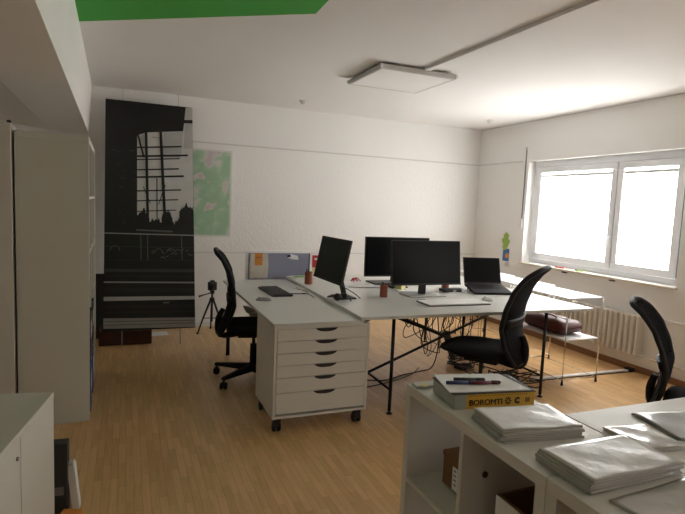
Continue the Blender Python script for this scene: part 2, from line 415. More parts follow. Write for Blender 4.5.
def trees(x0, x1, ybase, ytop, n, m='p0'):
    pts = [(x0, ybase)]
    for k in range(n + 1):
        x = x0 + (x1 - x0) * k / n; pts.append((x, ytop + random.uniform(-3, 3) + (1 - sin(pi * k / n)) * 6))
    pts.append((x1, ybase))
    for k in range(1, len(pts) - 2): ink([(pts[k][0], ybase), pts[k], pts[k + 1], (pts[k + 1][0], ybase)], m)
trees(137, 149, 231, 214, 10); trees(147, 163, 231, 222, 14); trees(161, 172, 231, 213, 10); trees(170, 183, 231, 224, 10); trees(179, 193.7, 232, 207, 14)
ink([(178, 222), (193.7, 214), (193.7, 231), (178, 231)], 'p0')
bar(145.8, 133, 147.5, 230, 2.6, 'p0'); bar(160.5, 133, 164.6, 229, 2.8, 'p0'); bar(156.5, 181, 156.5, 229, 1.1, 'p0'); bar(137.5, 136, 143.5, 160, 1.8, 'p0')
for y, x1, w_ in ((149, 182, 1.6), (158, 188.5, 2), (161.5, 180, 1.2), (172, 179, 1.4), (179.5, 184, 1.9), (193.5, 181, 1.4), (203.5, 178, 1.2), (214, 176, 1.0)): bar(137, y + 1, x1, y - .6, w_, 'p0')
bar(184, 122.2, 194, 122.2, 3.6, 'p0'); bar(143, 190, 150, 207, .8, 'p1'); bar(165, 188, 158, 208, .8, 'p1'); bar(151, 139, 160, 140, .5, 'p3')
for k in range(26):
    x, y = random.uniform(108, 134), random.uniform(150, 228); bar(x, y, x + random.uniform(1.5, 5), y + random.uniform(-1, 1), random.uniform(.4, .9), random.choice(['p1', 'p2']))
bar(106, 237, 194, 238.6, 1.1, 'p4'); bar(136, 233.6, 172, 235, 1.6, 'p3')
for x in (140.5, 147, 181): bar(x, 239, x + .3, 263, .8, 'p3')
bar(106, 250, 194, 251, .5, 'p2')
for cx_, cy_, r in ((116, 254, 4.5), (158, 256, 4), (170, 256, 4.2), (177, 257, 4)):
    for k in range(8):
        a0, a1 = pi * k / 8, pi * (k + 1) / 8; bar(cx_ - r * cos(a0), cy_ - r * sin(a0), cx_ - r * cos(a1), cy_ - r * sin(a1), .6, 'p3')
for k in range(14):
    x = random.uniform(148, 190); y = random.uniform(253, 262); bar(x, y, x + 3, y + random.uniform(-1.5, 1.5), .7, 'p3')
for y0, y1, m in ((263, 264, 'p1'), (272, 275, 'p2'), (278, 280, 'p1'), (284.2, 285.6, 'p4'), (290, 294, 'p1'), (299, 303, 'p5'), (307, 310, 'p1'), (313, 315, 'p1'), (319.5, 329.3, 'p4')):
    ink([(106, y0), (193.7, y0 - 1.2 * (y0 > 290) * 1), (193.7, y1 - 1.2 * (y0 > 290) * 1.6), (106, y1)], m)
bar(107, 322.5, 193, 321, .7, 'p3'); bar(107, 326, 193, 323.5, .7, 'p3'); bar(162, 304.5, 168, 304.3, .6, 'p4')
pr.build('printed_image', None, t)
for sx in (-.265, .285):
    MB().tube([(sx, 0, PH), (sx, 0, PH + .143)], .0022, 6).build('hanging_wire', M['silver'], t)
    MB().lathe([(.007, PH + .128), (.007, PH + .144)], 8, (sx, 0, 0)).build('wire_hook', M['silver'], t)
for sx in (-.262, .28):
    MB().tube([(sx, 0, 0), (sx, 0, -.155)], .003, 6).build('tension_wire', M['silver'] if sx < 0 else M['midgrey'], t)
t = thing('brown_crate', 'low brown crate on the floor behind the foot of poster', 'crate', (.0, 5.64, 0))
w = MB(); w.box(-.25, .235, -.14, .14, .0005, .012)
for d in ((-.25, .235, -.14, -.125), (-.25, .235, .125, .14), (-.25, -.235, -.125, .125), (.22, .235, -.125, .125)): w.box(*d, .012, .14)
w.build('crate_body', M['brick'], t, bevel=.003)
for x in (-.02, .1): MB().lathe([(.025, 0), (.028, .1), (.015, .11)], 12, (x, -.05, .0125)).build('crate_bottle', M['darkgrey'], t)
tag(bx('leaning_board', M['darkgrey'], (-.29, -.12, 5.80, 5.83, .0005, .67), bevel=.003), 'dark grey board standing behind the left edge of poster', 'board')
w = MB(); w.prism([(.24, 5.78, .002), (.42, 5.80, .002), (.41, 5.98, .002), (.25, 5.95, .002)], (0, 0, .004)); tag(w.build('paper_sheet', M['paper']), 'white paper sheet on the floor behind poster beside crate', 'paper')

# ------------------------------------------------------------------ tripod
t = thing('camera_tripod', 'small black tripod standing by the back wall', 'tripod', (.875, 5.85, 0))
for k, a in enumerate((radians(200), radians(-42), radians(85))):
    s = MB(); s.tube([(.02 * cos(a), .02 * sin(a), .36), (.10 * cos(a), .10 * sin(a), .18), (.165 * cos(a), .165 * sin(a), .012)], [.012, .010, .007], 8)
    l = s.build('leg', M['black'], t); MB().lathe([(.012, 0), (.012, .02)], 8, (.168 * cos(a), .168 * sin(a), .0005)).build('foot', M['black'], l)
    MB().tube([(0, 0, .16), (.105 * cos(a), .105 * sin(a), .17)], .005, 6).build('spreader_arm', M['black'], t)
MB().tube([(0, 0, .12), (0, 0, .44)], .011, 10).build('centre_column', M['darkgrey'], t)
MB().lathe([(.024, .35), (.03, .37), (.022, .39)], 12).build('collar', M['black'], t)
bx('tripod_head', M['black'], (-.022, .022, -.022, .022, .435, .47), t, .006)
MB().tube([(-.01, -.02, .45), (-.09, -.04, .43), (-.15, -.05, .415)], [.006, .006, .011], 8, smooth=3).build('pan_handle', M['black'], t)
t = thing('camera', 'small black camera mounted on the tripod', 'camera', (.875, 5.85, .471), radians(15))
bx('camera_body', M['darkgrey'], (-.045, .045, -.03, .03, .0005, .095), t, .01)
MB().lathe([(.012, 0), (.03, .004)], 14).build('mount', M['black'], t)
w = MB(); w.tube([(0, -.03, .05), (0, -.065, .05)], [.028, .026], 16); w.build('lens', M['black'], t)
bx('viewfinder', M['black'], (-.02, .02, -.025, .02, .0955, .112), t, .006)

# ------------------------------------------------------------------ left side: bookshelf, cabinets
def cube_shelf(name, label, loc, rz, cols, rows, m, group=None, back=False, depth=.39):
    """cubes open towards +X local... width along Y local, depth along X local (0..-depth)"""
    t = thing(name, label, 'shelf', loc, rz, group)
    o, i, c = .038, .018, .335
    wd = 2 * o + cols * c + (cols - 1) * i; hd = 2 * o + rows * c + (rows - 1) * i
    bx('side_panel', m, (-depth, 0, 0, o, .0005, hd - o), t, .0015); bx('side_panel', m, (-depth, 0, wd - o, wd, .0005, hd - o), t, .0015)
    bx('top_panel', m, (-depth, 0, 0, wd, hd - o + .0002, hd), t, .0015); bx('bottom_panel', m, (-depth, 0, o + .0002, wd - o - .0002, .0005, o), t, .0015)
    for k in range(1, cols):
        y = o + k * c + (k - 1) * i
        bx('divider', m, (-depth, -.002, y, y + i, o + .0002, hd - o - .0002), t)
    for r in range(1, rows):
        z = o + r * c + (r - 1) * i
        for k in range(cols):
            y = o + k * (c + i); bx('shelf_board', m, (-depth, -.002, y + .0002, y + c - .0002, z, z + i), t)
    if back: bx('back_panel', m, (-depth - .006, -depth - .0002, 0, wd, 0.0005, hd), t)
    return t, wd, hd
shelfA, swd, shd = cube_shelf('cube_bookshelf', 'tall white cube bookshelf along the left wall, blank side panel facing camera', (-.219, 3.655, 0), radians(1.2), 3, 5, M['whiteB'], back=True)
# binders and books inside, spines at the front edge
def binder(loc, rz, th, h, m, lab, group):
    t = thing('ring_binder', lab, 'binder', loc, rz, group)
    w = MB(); w.box(-.28, 0, 0, th, .0005, h); w.build('cover', m, t, bevel=.004)
    bx('spine_label', M['paper'], (.0002, .001, th * .2, th * .8, h * .45, h * .8), t)
    return t
cells = {0: [('bluespine', .07, .315, 'blue'), ('bluespine', .07, .315, 'blue')], 1: [('darkgrey', .06, .31, 'dark grey'), ('darkblue', .07, .30, 'navy'), ('darkgrey', .05, .31, 'dark grey')],
         2: [('paperG', .05, .30, 'pale grey'), ('midgrey', .06, .31, 'grey'), ('paper', .04, .28, 'white')], 3: [('paper', .04, .29, 'white'), ('red', .03, .26, 'red'), ('paperG', .05, .30, 'pale grey')], 4: [('paperG', .06, .31, 'pale grey'), ('midgrey', .05, .30, 'grey')]}
rowname = ['bottom', 'second lowest', 'middle', 'second highest', 'top']
ordn = ['first', 'second', 'third', 'fourth', 'fifth', 'sixth']
rotA = Matrix.Rotation(radians(1.2), 4, 'Z')
for r, items in cells.items():
    cnt = 0
    for col in (0, 1):
        y = .04 + col * .353 + .012
        for m, th, h, cn in items:
            p = rotA @ Vector((.006 if r < 2 else -.008, y, .038 + r * .353 + (.018 if False else 0)))
            binder((p.x - .219, p.y + 3.655, p.z + .0005), radians(1.2), th, h, M[m], f'{cn} binder in the {rowname[r]} row of tall bookshelf, {ordn[cnt]} from the near end', 'binders in the tall bookshelf')
            y += th + .012; cnt += 1
# shallow tall cabinet nearer the camera
t = thing('tall_cabinet', 'tall plain white cabinet at the left picture edge, beside the cube bookshelf', 'cabinet', (-.624, 3.60, 0), radians(1.0))
bx('cabinet_body', M['whiteB'], (-.40, -.004, .012, .45, .0005, 1.855), t, .002)
bx('door', M['whiteB'], (-.40, 0, 0, .0115, .03, 1.857), t, .002)
bx('door_bumper', M['darkgrey'], (-.02, .002, .002, .02, 1.858, 1.872), t, .003)
# low white cabinet bottom left
t = thing('low_cabinet', 'low white cabinet in the bottom left corner of view', 'cabinet', (-.234, 2.026, 0), radians(-9))
bx('top_board', M['whiteB'], (-.40, 0, -.95, 0, .752, .77), t, .002)
bx('cabinet_body', M['whiteB'], (-.40, -.019, -.948, -.002, .0005, .7515), t, .002)
bx('door', M['whiteB'], (-.0185, -.001, -.318, -.003, .03, .7505), t, .002)
bx('door', M['whiteB'], (-.0185, -.001, -.63, -.322, .03, .7505), t, .002)
bx('door', M['whiteB'], (-.0185, -.001, -.945, -.634, .03, .7505), t, .002)
MB().tube([(-.002, -.352, .70), (.004, -.352, .70)], .006, 10).build('door_screw', M['midgrey'], t)
# files standing behind it
t = thing('file_box', 'black upright file box behind the low white cabinet', 'box', (-.32, 2.585, 0), radians(-4))
bx('box_body', M['darkgrey'], (0, .072, 0, .06, .0005, .335), t, .003); bx('spine_label', M['midgrey'], (.014, .058, -.001, -.0002, .09, .13), t)
t = thing('paper_folder', 'white folder of papers leaning beside the black file box', 'folder', (-.215, 2.60, 0), rot=(0, radians(-6), radians(-4)))
bx('cover', M['paper'], (-.016, .016, .0, .05, .001, .215), t, .002); bx('papers', M['paperG'], (-.012, .012, .002, .048, .2155, .228), t)
t = thing('paper_folder', 'orange folder on the floor before the black file box', 'folder', (-.245, 2.47, 0), radians(-20))
bx('cover', M['orange'], (-.05, .035, -.10, .09, .0085, .03), t, .002); bx('papers', M['paper'], (-.046, .033, -.097, .087, .0005, .0083), t)

# ------------------------------------------------------------------ desks
MX0, MX1 = 1.428, 3.44
zt = .74
def desk(name, label, x0, x1, y0, y1, rz=0, top_t=.022):
    t = thing(name, label, 'desk', (x0, y0, 0), rz)
    L, dd = x1 - x0, y1 - y0
    w = MB(); w.box(0, L, 0, dd, zt - top_t, zt); o = w.build('desktop', M['desk'], t, bevel=.002)
    return t, L, dd
def e2frame(t, xa, xb, ya, yb, zl=.717):
    r = .0125; zr, zlow = .705, .174
    for x in (xa, xb):
        for y in (ya, yb):
            l = MB().tube([(x, y, .025), (x, y, zl)], r, 10).build('leg', M['blacksteel'], t)
            MB().lathe([(.022, .0005), (.022, .006), (.008, .012), (.008, .03)], 14, (x, y, 0)).build('levelling_foot', M['blacksteel'], l)
        MB().tube([(x, ya, zr - .012), (x, yb, zr - .012)], .011, 8).build('side_rail', M['blacksteel'], t)
        MB().tube([(x, ya, zlow), (x, yb, zlow)], .009, 8).build('side_rail', M['blacksteel'], t)
    ym = (ya + yb) / 2
    MB().tube([(xa, ym - .004, zr - .012), (xb, ym - .004, zlow)], .011, 8).build('cross_bar', M['blacksteel'], t)
    MB().tube([(xa, ym + .02, zlow), (xb, ym + .02, zr - .012)], .011, 8).build('cross_bar', M['blacksteel'], t)
dA, L, dd = desk('office_desk', 'front white desk with monitor, laptop and pale pad, on black crossed steel frame', MX0, MX1, 3.09, 4.065, rz=radians(-1.2))
e2frame(dA, .307, 1.656, .13, .90)
dB, L, dd = desk('office_desk', 'rear white desk behind the front one, with far monitor on it', MX0 + .0205, MX1, 4.068, 5.045, rz=radians(-1.2))
e2frame(dB, .307, 1.60, .19, .90)
# side desk resting on drawers
zl = .7175
t = thing('side_desk', 'long pale side desk resting on drawer unit, black keyboard on it', 'desk', (.842, 3.10, 0))
bx('desktop', M['desk'], (0, .612, 0, 1.87, zl - .020, zl), t, .002)
for x in (.05, .55):
    l = MB().tube([(x, 1.82, .002), (x, 1.82, zl - .021)], .018, 12).build('leg', M['blacksteel'], t)
bx('cross_rail', M['blacksteel'], (.07, .53, 1.81, 1.83, zl - .06, zl - .021), t)
# drawer unit
t = thing('drawer_unit', 'white six drawer unit on castors under the side desk', 'drawers', (.850, 3.105, 0))
DW, DD, zb0, zt0 = .65, .47, .10, .6965
w = MB(); w.box(0, .016, 0, DD, zb0, zt0); w.box(DW - .016, DW, 0, DD, zb0, zt0); w.box(.016, DW - .016, 0.004, DD, zb0, zb0 + .016); w.box(.016, DW - .016, .0, DD, zt0 - .016, zt0); w.box(.016, DW - .016, DD - .008, DD, zb0 + .016, zt0 - .016)
w.build('carcass', M['white'], t, bevel=.001)
z = zt0 - .018
for hgt in (.0785, .0785, .0785, .0785, .098, .138):
    d = bx('drawer', M['white'], (.019, DW - .019, -.001, .42, z - hgt + .003, z), t, .0015)
    cxm = DW * .53; hw = .077
    pts = [(cxm - hw, -.0016, z - .0005)] + [(cxm + hw * k / 8, -.0016, z - .004 - .020 * (1 - (abs(k) / 8) ** 3)) for k in range(-7, 8)] + [(cxm + hw, -.0016, z - .0005)]
    MB().prism(pts, (0, .0012, 0)).build('handle', M['black'], d)  # black inlay stands for the shade inside the cut-out grip
    z -= hgt
for x in (.045, DW - .045):
    for y in (.05, DD - .05):
        c = MB(); c.box(x - .02, x + .02, y - .02, y + .02, .088, .0998); c.prism([(x - .024, y - .012, .03), (x - .024, y + .02, .03), (x - .024, y + .022, .088), (x - .024, y - .018, .088)], (.048, 0, 0))
        c = c.build('castor', M['black'], t, bevel=.004)
        for dx in (-.0155, .0155):
            MB().tube([(x + dx - .008, y + .008, .0305), (x + dx + .008, y + .008, .0305)], .03, 18).build('wheel', M['black'], c)

# ------------------------------------------------------------------ chairs
prof = [(.085, .44), (.06, .50), (.025, .58), (.0, .68), (.008, .80), (.032, .92), (.074, 1.02), (.122, 1.085)]
hwid = [(.44, .13), (.50, .185), (.58, .21), (.68, .225), (.80, .228), (.92, .22), (1.02, .208), (1.085, .155)]
def interp(tab, z):
    for (a, b) in zip(tab, tab[1:]):
        if a[0] <= z <= b[0]:
            f = (z - a[0]) / (b[0] - a[0]); f = f * f * (3 - 2 * f) * .4 + f * .6
            return a[1] + (b[1] - a[1]) * f
    return tab[-1][1] if z > tab[-1][0] else tab[0][1]
offt = [(z, o) for o, z in prof]
def make_chair(label, loc, rz, star=0., dz=0., recl=0.):
    t = thing('office_chair', label, 'chair', loc, rz, 'black mesh office chairs')
    yb0 = -.20
    def P(u, z, d=0.):   # u -1..1 across
        hw = interp(hwid, z); off = interp(offt, z)
        y, zz = -off + .032 * u * u * (hw / .22) ** 2 + d, z - .46
        return Vector((u * hw, yb0 + y * cos(recl) - zz * sin(recl), .46 + zz * cos(recl) + y * sin(recl) + dz))
    # star base
    MB().lathe([(.035, .075), (.04, .085), (.038, .135), (.03, .14)], 18).build('base_hub', M['chairblack'], t)
    for k in range(5):
        a = star + k * 2 * pi / 5; mx = Matrix.Rotation(a, 4, 'Z')
        w = MB(); n = [(.03, .032, .075, .130), (.18, .026, .076, .115), (.345, .018, .075, .098)]
        rings = []
        for x, h_, z0, z1 in n: rings.append([w.bm.verts.new(mx @ Vector(p)) for p in ((x, -h_, z0), (x, h_, z0), (x, h_ * .7, z1), (x, -h_ * .7, z1))])
        for i in range(2):
            for q in range(4): w._f([rings[i][q], rings[i][(q + 1) % 4], rings[i + 1][(q + 1) % 4], rings[i + 1][q]])
        w._f(rings[0]); w._f(rings[-1])
        arm = w.build('base_arm', M['chairblack'], t, bevel=.004)
        c = MB(); p = mx @ Vector((.332, 0, 0)); tdir = mx.to_3x3() @ Vector((0, 1, 0)); tdir = Matrix.Rotation(.5, 3, 'Z') @ tdir
        for sg in (-1, 1): c.tube([p + tdir * sg * .007 + Vector((0, 0, .028)), p + tdir * sg * .025 + Vector((0, 0, .028))], .0275, 14)
        c.tube([p + Vector((0, 0, .03)), p + Vector((0, 0, .08))], .009, 8)
        c.build('castor', M['chairblack'], t)
    MB().tube([(0, 0, .13), (0, 0, .30)], .028, 16).build('gas_column', M['chairblack'], t)
    MB().tube([(0, 0, .301), (0, 0, .40 + dz)], .014, 12).build('piston', M['blacksteel'], t)
    w = MB(); w.box(-.075, .075, -.13, .10, .395 + dz, .435 + dz); w.tube([(.06, .02, .415 + dz), (.2, .03, .41 + dz)], .006, 8); w.build('tilt_mechanism', M['chairblack'], t, bevel=.01)
    # seat cushion
    def S(u, v):
        a = u * 2 - 1; b = v * 2 - 1
        hx = .245 * (1 - .10 * max(0, b) ** 2 - .13 * max(0, -b) ** 2)
        x = a * hx; y = .02 + b * .245
        edge = max(abs(a), abs(b)); top = .525 - .05 * edge ** 5 - (.028 * max(0, b) ** 2) + .006 * a * a
        return x, y, top
    w = MB(); nu, nv = 14, 14
    vt = [[None] * (nv + 1) for _ in range(nu + 1)]; vb_ = [[None] * (nv + 1) for _ in range(nu + 1)]
    for i in range(nu + 1):
        for j in range(nv + 1):
            a = i / nu * 2 - 1; b = j / nv * 2 - 1
            # squircle rounding of the corners
            sc = 1 / max(1e-6, (abs(a) ** 5 + abs(b) ** 5) ** .2) * max(abs(a), abs(b)) if (a or b) else 1
            x, y, zt_ = S((a * sc + 1) / 2, (b * sc + 1) / 2)
            vt[i][j] = w.bm.verts.new((x, y, zt_ + dz))
            e = i in (0, nu) or j in (0, nv)
            vb_[i][j] = w.bm.verts.new((x * .96, .02 + (y - .02) * .96, (.462 if e else .445) + dz + .03 * max(0, b) ** 2))
    for i in range(nu):
        for j in range(nv):
            for g, rev in ((vt, 0), (vb_, 1)):
                q = [g[i][j], g[i + 1][j], g[i + 1][j + 1], g[i][j + 1]]; f = w._f(q[::-1] if rev else q)
                if f: f.smooth = True
    for k in range(nu):
        for j in (0, nv): w._f([vt[k][j], vt[k + 1][j], vb_[k + 1][j], vb_[k][j]])
        for i in (0, nu): w._f([vt[i][k], vt[i][k + 1], vb_[i][k + 1], vb_[i][k]])
    w.build('seat', M['blackfab'], t)
    # backrest: lower pad, mesh panel, rim
    w = MB(); w.grid(lambda u, v: P((u * 2 - 1) * .97, .445 + v * .275), 12, 9); w.build('lumbar_pad', M['blackfab'], t, solid=.03, bevel=.0)
    w = MB(); w.grid(lambda u, v: P((u * 2 - 1) * .97, .715 + v * .365), 14, 14); w.build('mesh_panel', M['meshfab'], t, solid=.008)
    pts = []
    zs = [.442 + (1.082 - .442) * k / 16 for k in range(17)]
    pts += [P(-1, z) for z in zs]; pts += [P(-.55, 1.097), P(0, 1.103), P(.55, 1.097)]; pts += [P(1, z) for z in zs[::-1]]; pts += [P(.4, .44), P(-.4, .44), P(-1, .442)]
    MB().tube(pts, .016, 8, smooth=2).build('backrest_frame', M['chairblack'], t)
    MB().tube([(0, -.12, .415 + dz), (0, -.27, .41 + dz), P(0, .53, -.04), P(0, .62, -.035)], [.022, .026, .026, .02], 10, smooth=4).build('back_support', M['chairblack'], t)
    w = MB(); w.grid(lambda u, v: P((u * 2 - 1) * .93, .69 + v * .05, -.016), 10, 3); w.build('lumbar_bar', M['chairblack'], t, solid=.02)
    return t
make_chair('black mesh office chair at the left side desk, seen edge-on', (.972, 4.20, 0), radians(-100), star=radians(143) + radians(100), dz=-.03)
make_chair('black mesh office chair pushed up to the middle of front desk', (2.318, 2.97, 0), radians(34), star=radians(10), dz=.03, recl=radians(6))
make_chair('black mesh office chair at the right, only its curved back showing', (3.245, 2.0, 0), radians(-148), star=.3, dz=-.12, recl=radians(11))

# ------------------------------------------------------------------ monitors
def monitor(label, c, yaw, tl, w_, h_, base_c, m_back, base_w, base_d, base_m, z0, scr, base_off=0.):
    t = thing('monitor', label, 'monitor', (base_c[0], base_c[1], z0), yaw)
    lc = Matrix.Rotation(-yaw, 3, 'Z') @ Vector((c[0] - base_c[0], c[1] - base_c[1], c[2] - z0))
    mx = Matrix.Translation(lc) @ Matrix.Rotation(-tl, 4, 'X')
    MB().box(-w_ / 2, w_ / 2, 0, .018, -h_ / 2, h_ / 2, mx).box(-w_ * .3, w_ * .3, .018, .045, -h_ * .3, h_ * .3, mx).build('housing', m_back, t, bevel=.003)
    MB().box(-w_ / 2 + .008, w_ / 2 - .008, -.0012, -.0001, -h_ / 2 + .016, h_ / 2 - .008, mx).build('screen', scr, t)
    MB().box(-w_ / 2, w_ / 2, -.002, -.0003, -h_ / 2, -h_ / 2 + .014, mx).build('bezel', m_back, t)
    back = mx @ Vector((0, .045, -h_ * .1))
    MB().prism([(back.x - .028, back.y, back.z + .03), (back.x + .028, back.y, back.z + .03), (back.x + .034, back.y + .01 + base_off, .014), (back.x - .034, back.y + .01 + base_off, .014)], (0, .022, 0)).build('neck', m_back if base_m is not M['silver'] else M['black'], t, bevel=.004)
    MB().box(-base_w / 2, base_w / 2, back.y + .02 + base_off - base_d / 2, back.y + .02 + base_off + base_d / 2, .0005, .013).build('base_plate', base_m, t, bevel=.004)
    return t
monitor('front monitor on a silver base plate, centre of the front desk', (2.30, 3.735, 1.024), radians(-.7), .134, .65, .37, (2.31, 3.72), M['black'], .345, .2, M['silver'], zt, M['screen'])
monitor('rear monitor on the far desk, half hidden by the front monitor', (2.392, 4.42, 1.0), radians(-3), .03, .67, .375, (2.29, 4.45), M['black'], .29, .22, M['black'], zt, M['screen'])
monitor('monitor turned to face the left side desk, tilted back', (1.462, 3.776, 1.047), radians(-87.5), .198, .54, .34, (1.475, 3.79), M['darkgrey'], .19, .14, M['black'], zt, M['screenB'], .07)
# laptop on a wedge
t = thing('laptop', 'open black laptop at the right end of front desk', 'laptop', (3.012, 3.83, .772), rot=(radians(10), 0, radians(-13)))
w = MB(); w.box(-.18, .18, -.125, .125, -.008, .011); w.build('laptop_base', M['matblack'], t, bevel=.004)
w = MB()
for r in range(5):
    for k in range(14): w.box(-.155 + k * .0223, -.155 + k * .0223 + .0185, -.02 + r * .025, -.02 + r * .025 + .02, .0112, .0128)
w.build('keyboard', M['matblack'], t)
bx('touchpad', M['matblack'], (-.055, .055, -.112, -.042, .0111, .0118), t)
lid = MB(); mx = Matrix.Translation((0, .125, .012)) @ Matrix.Rotation(radians(-27), 4, 'X'); lid.box(-.18, .18, 0, .009, .0, .245, mx); lid.build('lid', M['black'], t, bevel=.003)
MB().box(-.172, .172, -.0012, -.0002, .014, .238, mx).build('screen', M['screen'], t)
MB().tube([(-.15, .126, .008), (.15, .126, .008)], .007, 8).build('hinge', M['black'], t)
t = thing('laptop_stand', 'dark wedge stand under the open black laptop', 'stand', (3.01, 3.85, zt), radians(-13))
w = MB(); w.prism([(-.14, -.10, .0005), (-.14, .11, .0005), (-.14, .11, .030), (-.14, -.09, .0008)], (.28, 0, 0)); w.build('stand_body', M['darkgrey'], t)

# ------------------------------------------------------------------ desk things
def keyboard(label, loc, rz, L, Dp, m, km, tiltx=0.):
    t = thing('keyboard', label, 'keyboard', loc, rot=(tiltx, 0, rz))
    bx('keyboard_body', m, (-L / 2, L / 2, -Dp / 2, Dp / 2, .0008, .016), t, .004)
    w = MB()
    n = int(L / .024)
    for r in range(6):
        for k in range(n):
            x = -L / 2 + .012 + k * (L - .024) / n; y = -Dp / 2 + .012 + r * (Dp - .024) / 6
            w.box(x, x + .019, y, y + (Dp - .024) / 6 - .004, .0165, .021)
    w.build('keys', km, t)
    for sx in (-1, 1): bx('foot', m, (sx * L * .4 - .02, sx * L * .4 + .02, Dp / 2 - .02, Dp / 2 - .008, .0002, .0008), t)
    return t
keyboard('black keyboard on the side desk near drawer unit', (1.15, 4.235, zl), radians(92), .44, .17, M['keys'], M['black'])
t = thing('computer_mouse', 'grey mouse on the side desk beside black keyboard', 'mouse', (.968, 3.89, zl), radians(68))
def mouse_shape(m, parent, L=.11, Wd=.06, Hh=.032):
    w = MB()
    def f(u, v):
        a = u * 2 - 1; th = v * 2 * pi; rr = (1 - abs(a) ** 2.6) ** .5 if abs(a) < 1 else 0
        return Vector((cos(th) * Wd / 2 * rr, a * L / 2, .0006 + max(0, sin(th)) * Hh * rr * (1 - .2 * a)))
    w.grid(f, 14, 20); o = w.build('mouse_shell', m, parent)
    MB().tube([(-.003, L * .28, Hh * .78), (.003, L * .28, Hh * .78)], .006, 10).build('scroll_wheel', M['darkgrey'], parent)
mouse_shape(mat('mouse_grey', (.27, .27, .27), .5, noise=.03), t, .125, .07, .024)
t = thing('computer_mouse', 'white mouse at right end of the pale writing pad', 'mouse', (2.675, 3.40, zt + .0165), radians(10)); mouse_shape(M['paper'], t)
t = thing('writing_pad', 'pale grey flat pad with dark edge at the front of desk', 'pad', (2.37, 3.425, zt), radians(-1.5))
bx('pad_base', M['darkgrey'], (-.272, .272, -.105, .11, .0005, .006), t, .001); bx('pad_surface', M['paper'], (-.27, .27, -.10, .108, .0062, .0155), t, .002); bx('pad_clip', M['silver'], (-.268, -.2, .09, .105, .0157, .022), t, .002)
def cup(label, loc, r, h, pens):
    t = thing('pen_cup', label, 'cup', loc, random.uniform(0, 3), 'terracotta pen cups')
    MB().lathe([(r * .96, .0005), (r, .006), (r, h - .004), (r * .97, h), (r * .86, h), (r * .84, .008), (.001, .008)], 24).build('cup_body', M['terracotta'], t)
    for k in range(pens):
        a = k * 2.1; m = random.choice([M['darkgrey'], M['darkblue'], M['black']])
        MB().tube([(r * .3 * cos(a), r * .3 * sin(a), .012), (r * .7 * cos(a), r * .7 * sin(a), h + random.uniform(.012, .035))], .005, 8).build('pen', m, t)
    return t
cup('terracotta pen cup beside the left monitor on the desk edge', (1.535, 4.51, zt), .036, .112, 2)
cup('terracotta pen cup left of the front monitor', (1.935, 3.78, zt), .031, .098, 2)
cup('terracotta pen cup behind the front monitor, partly hidden', (2.70, 4.05, zt), .034, .095, 1)
# headset
t = thing('headset', 'black headset with red ear pads lying under left monitor', 'headset', (1.515, 3.665, zt), radians(25)); t.scale = (.78, .78, .78)
for sx, yaw in ((-.055, .5), (.055, -.6)):
    p = Vector((sx, 0, .045)); d = Vector((cos(yaw), sin(yaw), .35)).normalized()
    e = MB().tube([p - d * .018, p + d * .012, p + d * .018], [.034, .036, .026], 16).build('ear_cup', M['black'], t)
    MB().tube([p - d * .03, p - d * .0185], [.014, .031], 16).build('ear_pad', M['black'], e)
    MB().tube([p + d * .0185, p + d * .0215], [.02, .018], 14).build('red_badge', M['red'], e)
MB().tube([(-.06, .01, .06), (-.075, .09, .04), (-.03, .15, .02), (.03, .15, .02), (.075, .09, .04), (.06, .01, .06)], .008, 8, smooth=5).build('headband', M['black'], t)
MB().tube([(.06, 0, .05), (.075, -.06, .03), (.03, -.10, .012)], [.004, .004, .007], 8, smooth=4).build('microphone', M['black'], t)
# papers by the pinboard
def sheet(name, label, pts, z, th, m, cat='paper', group=None):
    w = MB(); w.prism([(x, y, z + .0005) for x, y in pts], (0, 0, th)); return tag(w.build(name, m), label, cat, group)
def rect(cx, cy, a, b, rz):
    c, s = cos(rz), sin(rz); return [(cx + x * c - y * s, cy + x * s + y * c) for x, y in ((-a / 2, -b / 2), (a / 2, -b / 2), (a / 2, b / 2), (-a / 2, b / 2))]
sheet('paper_sheet', 'white papers at the far left corner of rear desk', rect(1.585, 4.90, .22, .20, .15), zt, .008, M['paper'])
t = thing('brochure', 'green and white brochure on the papers left of monitor', 'brochure', (1.565, 4.88, zt + .009), radians(20))
bx('brochure_page', M['paper'], (-.09, .09, -.06, .06, .0005, .004), t); bx('brochure_cover', M['lime'], (-.085, .05, -.055, .0, .0042, .0052), t); bx('cover_stripe', mat('leaf_green', (.06, .3, .08), .6, noise=.05), (-.05, .085, .01, .05, .0042, .0052), t)
sheet('paper_sheet', 'white paper on rear desk beside the red cord', rect(1.93, 4.50, .30, .21, .1), zt, .004, M['paper'])
sheet('paper_sheet', 'white papers spread behind the front monitor base', rect(2.42, 4.06, .42, .24, -.2), zt, .006, M['paper'])
sheet('paper_sheet', 'white paper right of front monitor, under the dark dock', rect(2.72, 3.93, .26, .16, .1), zt, .004, M['paper'])
t = thing('red_cord', 'small tangle of red cord on rear desk behind left monitor', 'cord', (2.03, 4.56, zt + .006)); t.scale = (.7, .7, .7)
for k in range(4):
    a = k * pi / 4; MB().tube([(.07 * cos(a), .05 * sin(a), .008), (.03 * cos(a + .7), .03 * sin(a + .7), .045), (0, 0, .03 + .008 * k), (-.04 * cos(a - .5), -.03 * sin(a - .5), .05), (-.075 * cos(a), -.05 * sin(a), .008)], .006, 6, smooth=4).build('cord_loop', M['red'], t)
t = thing('note_cube', 'small yellow note pad behind the front desk pen cup', 'notes', (2.255, 4.09, zt + .007), radians(30))
bx('note_pad', M['stickyY'], (-.035, .035, -.035, .035, .0005, .05), t, .003); bx('top_note', M['yellow'], (-.034, .034, -.034, .034, .0505, .0515), t)
t = thing('docking_station', 'low dark dock with cables right of the front monitor', 'dock', (2.68, 3.92, zt + .005), radians(-4))
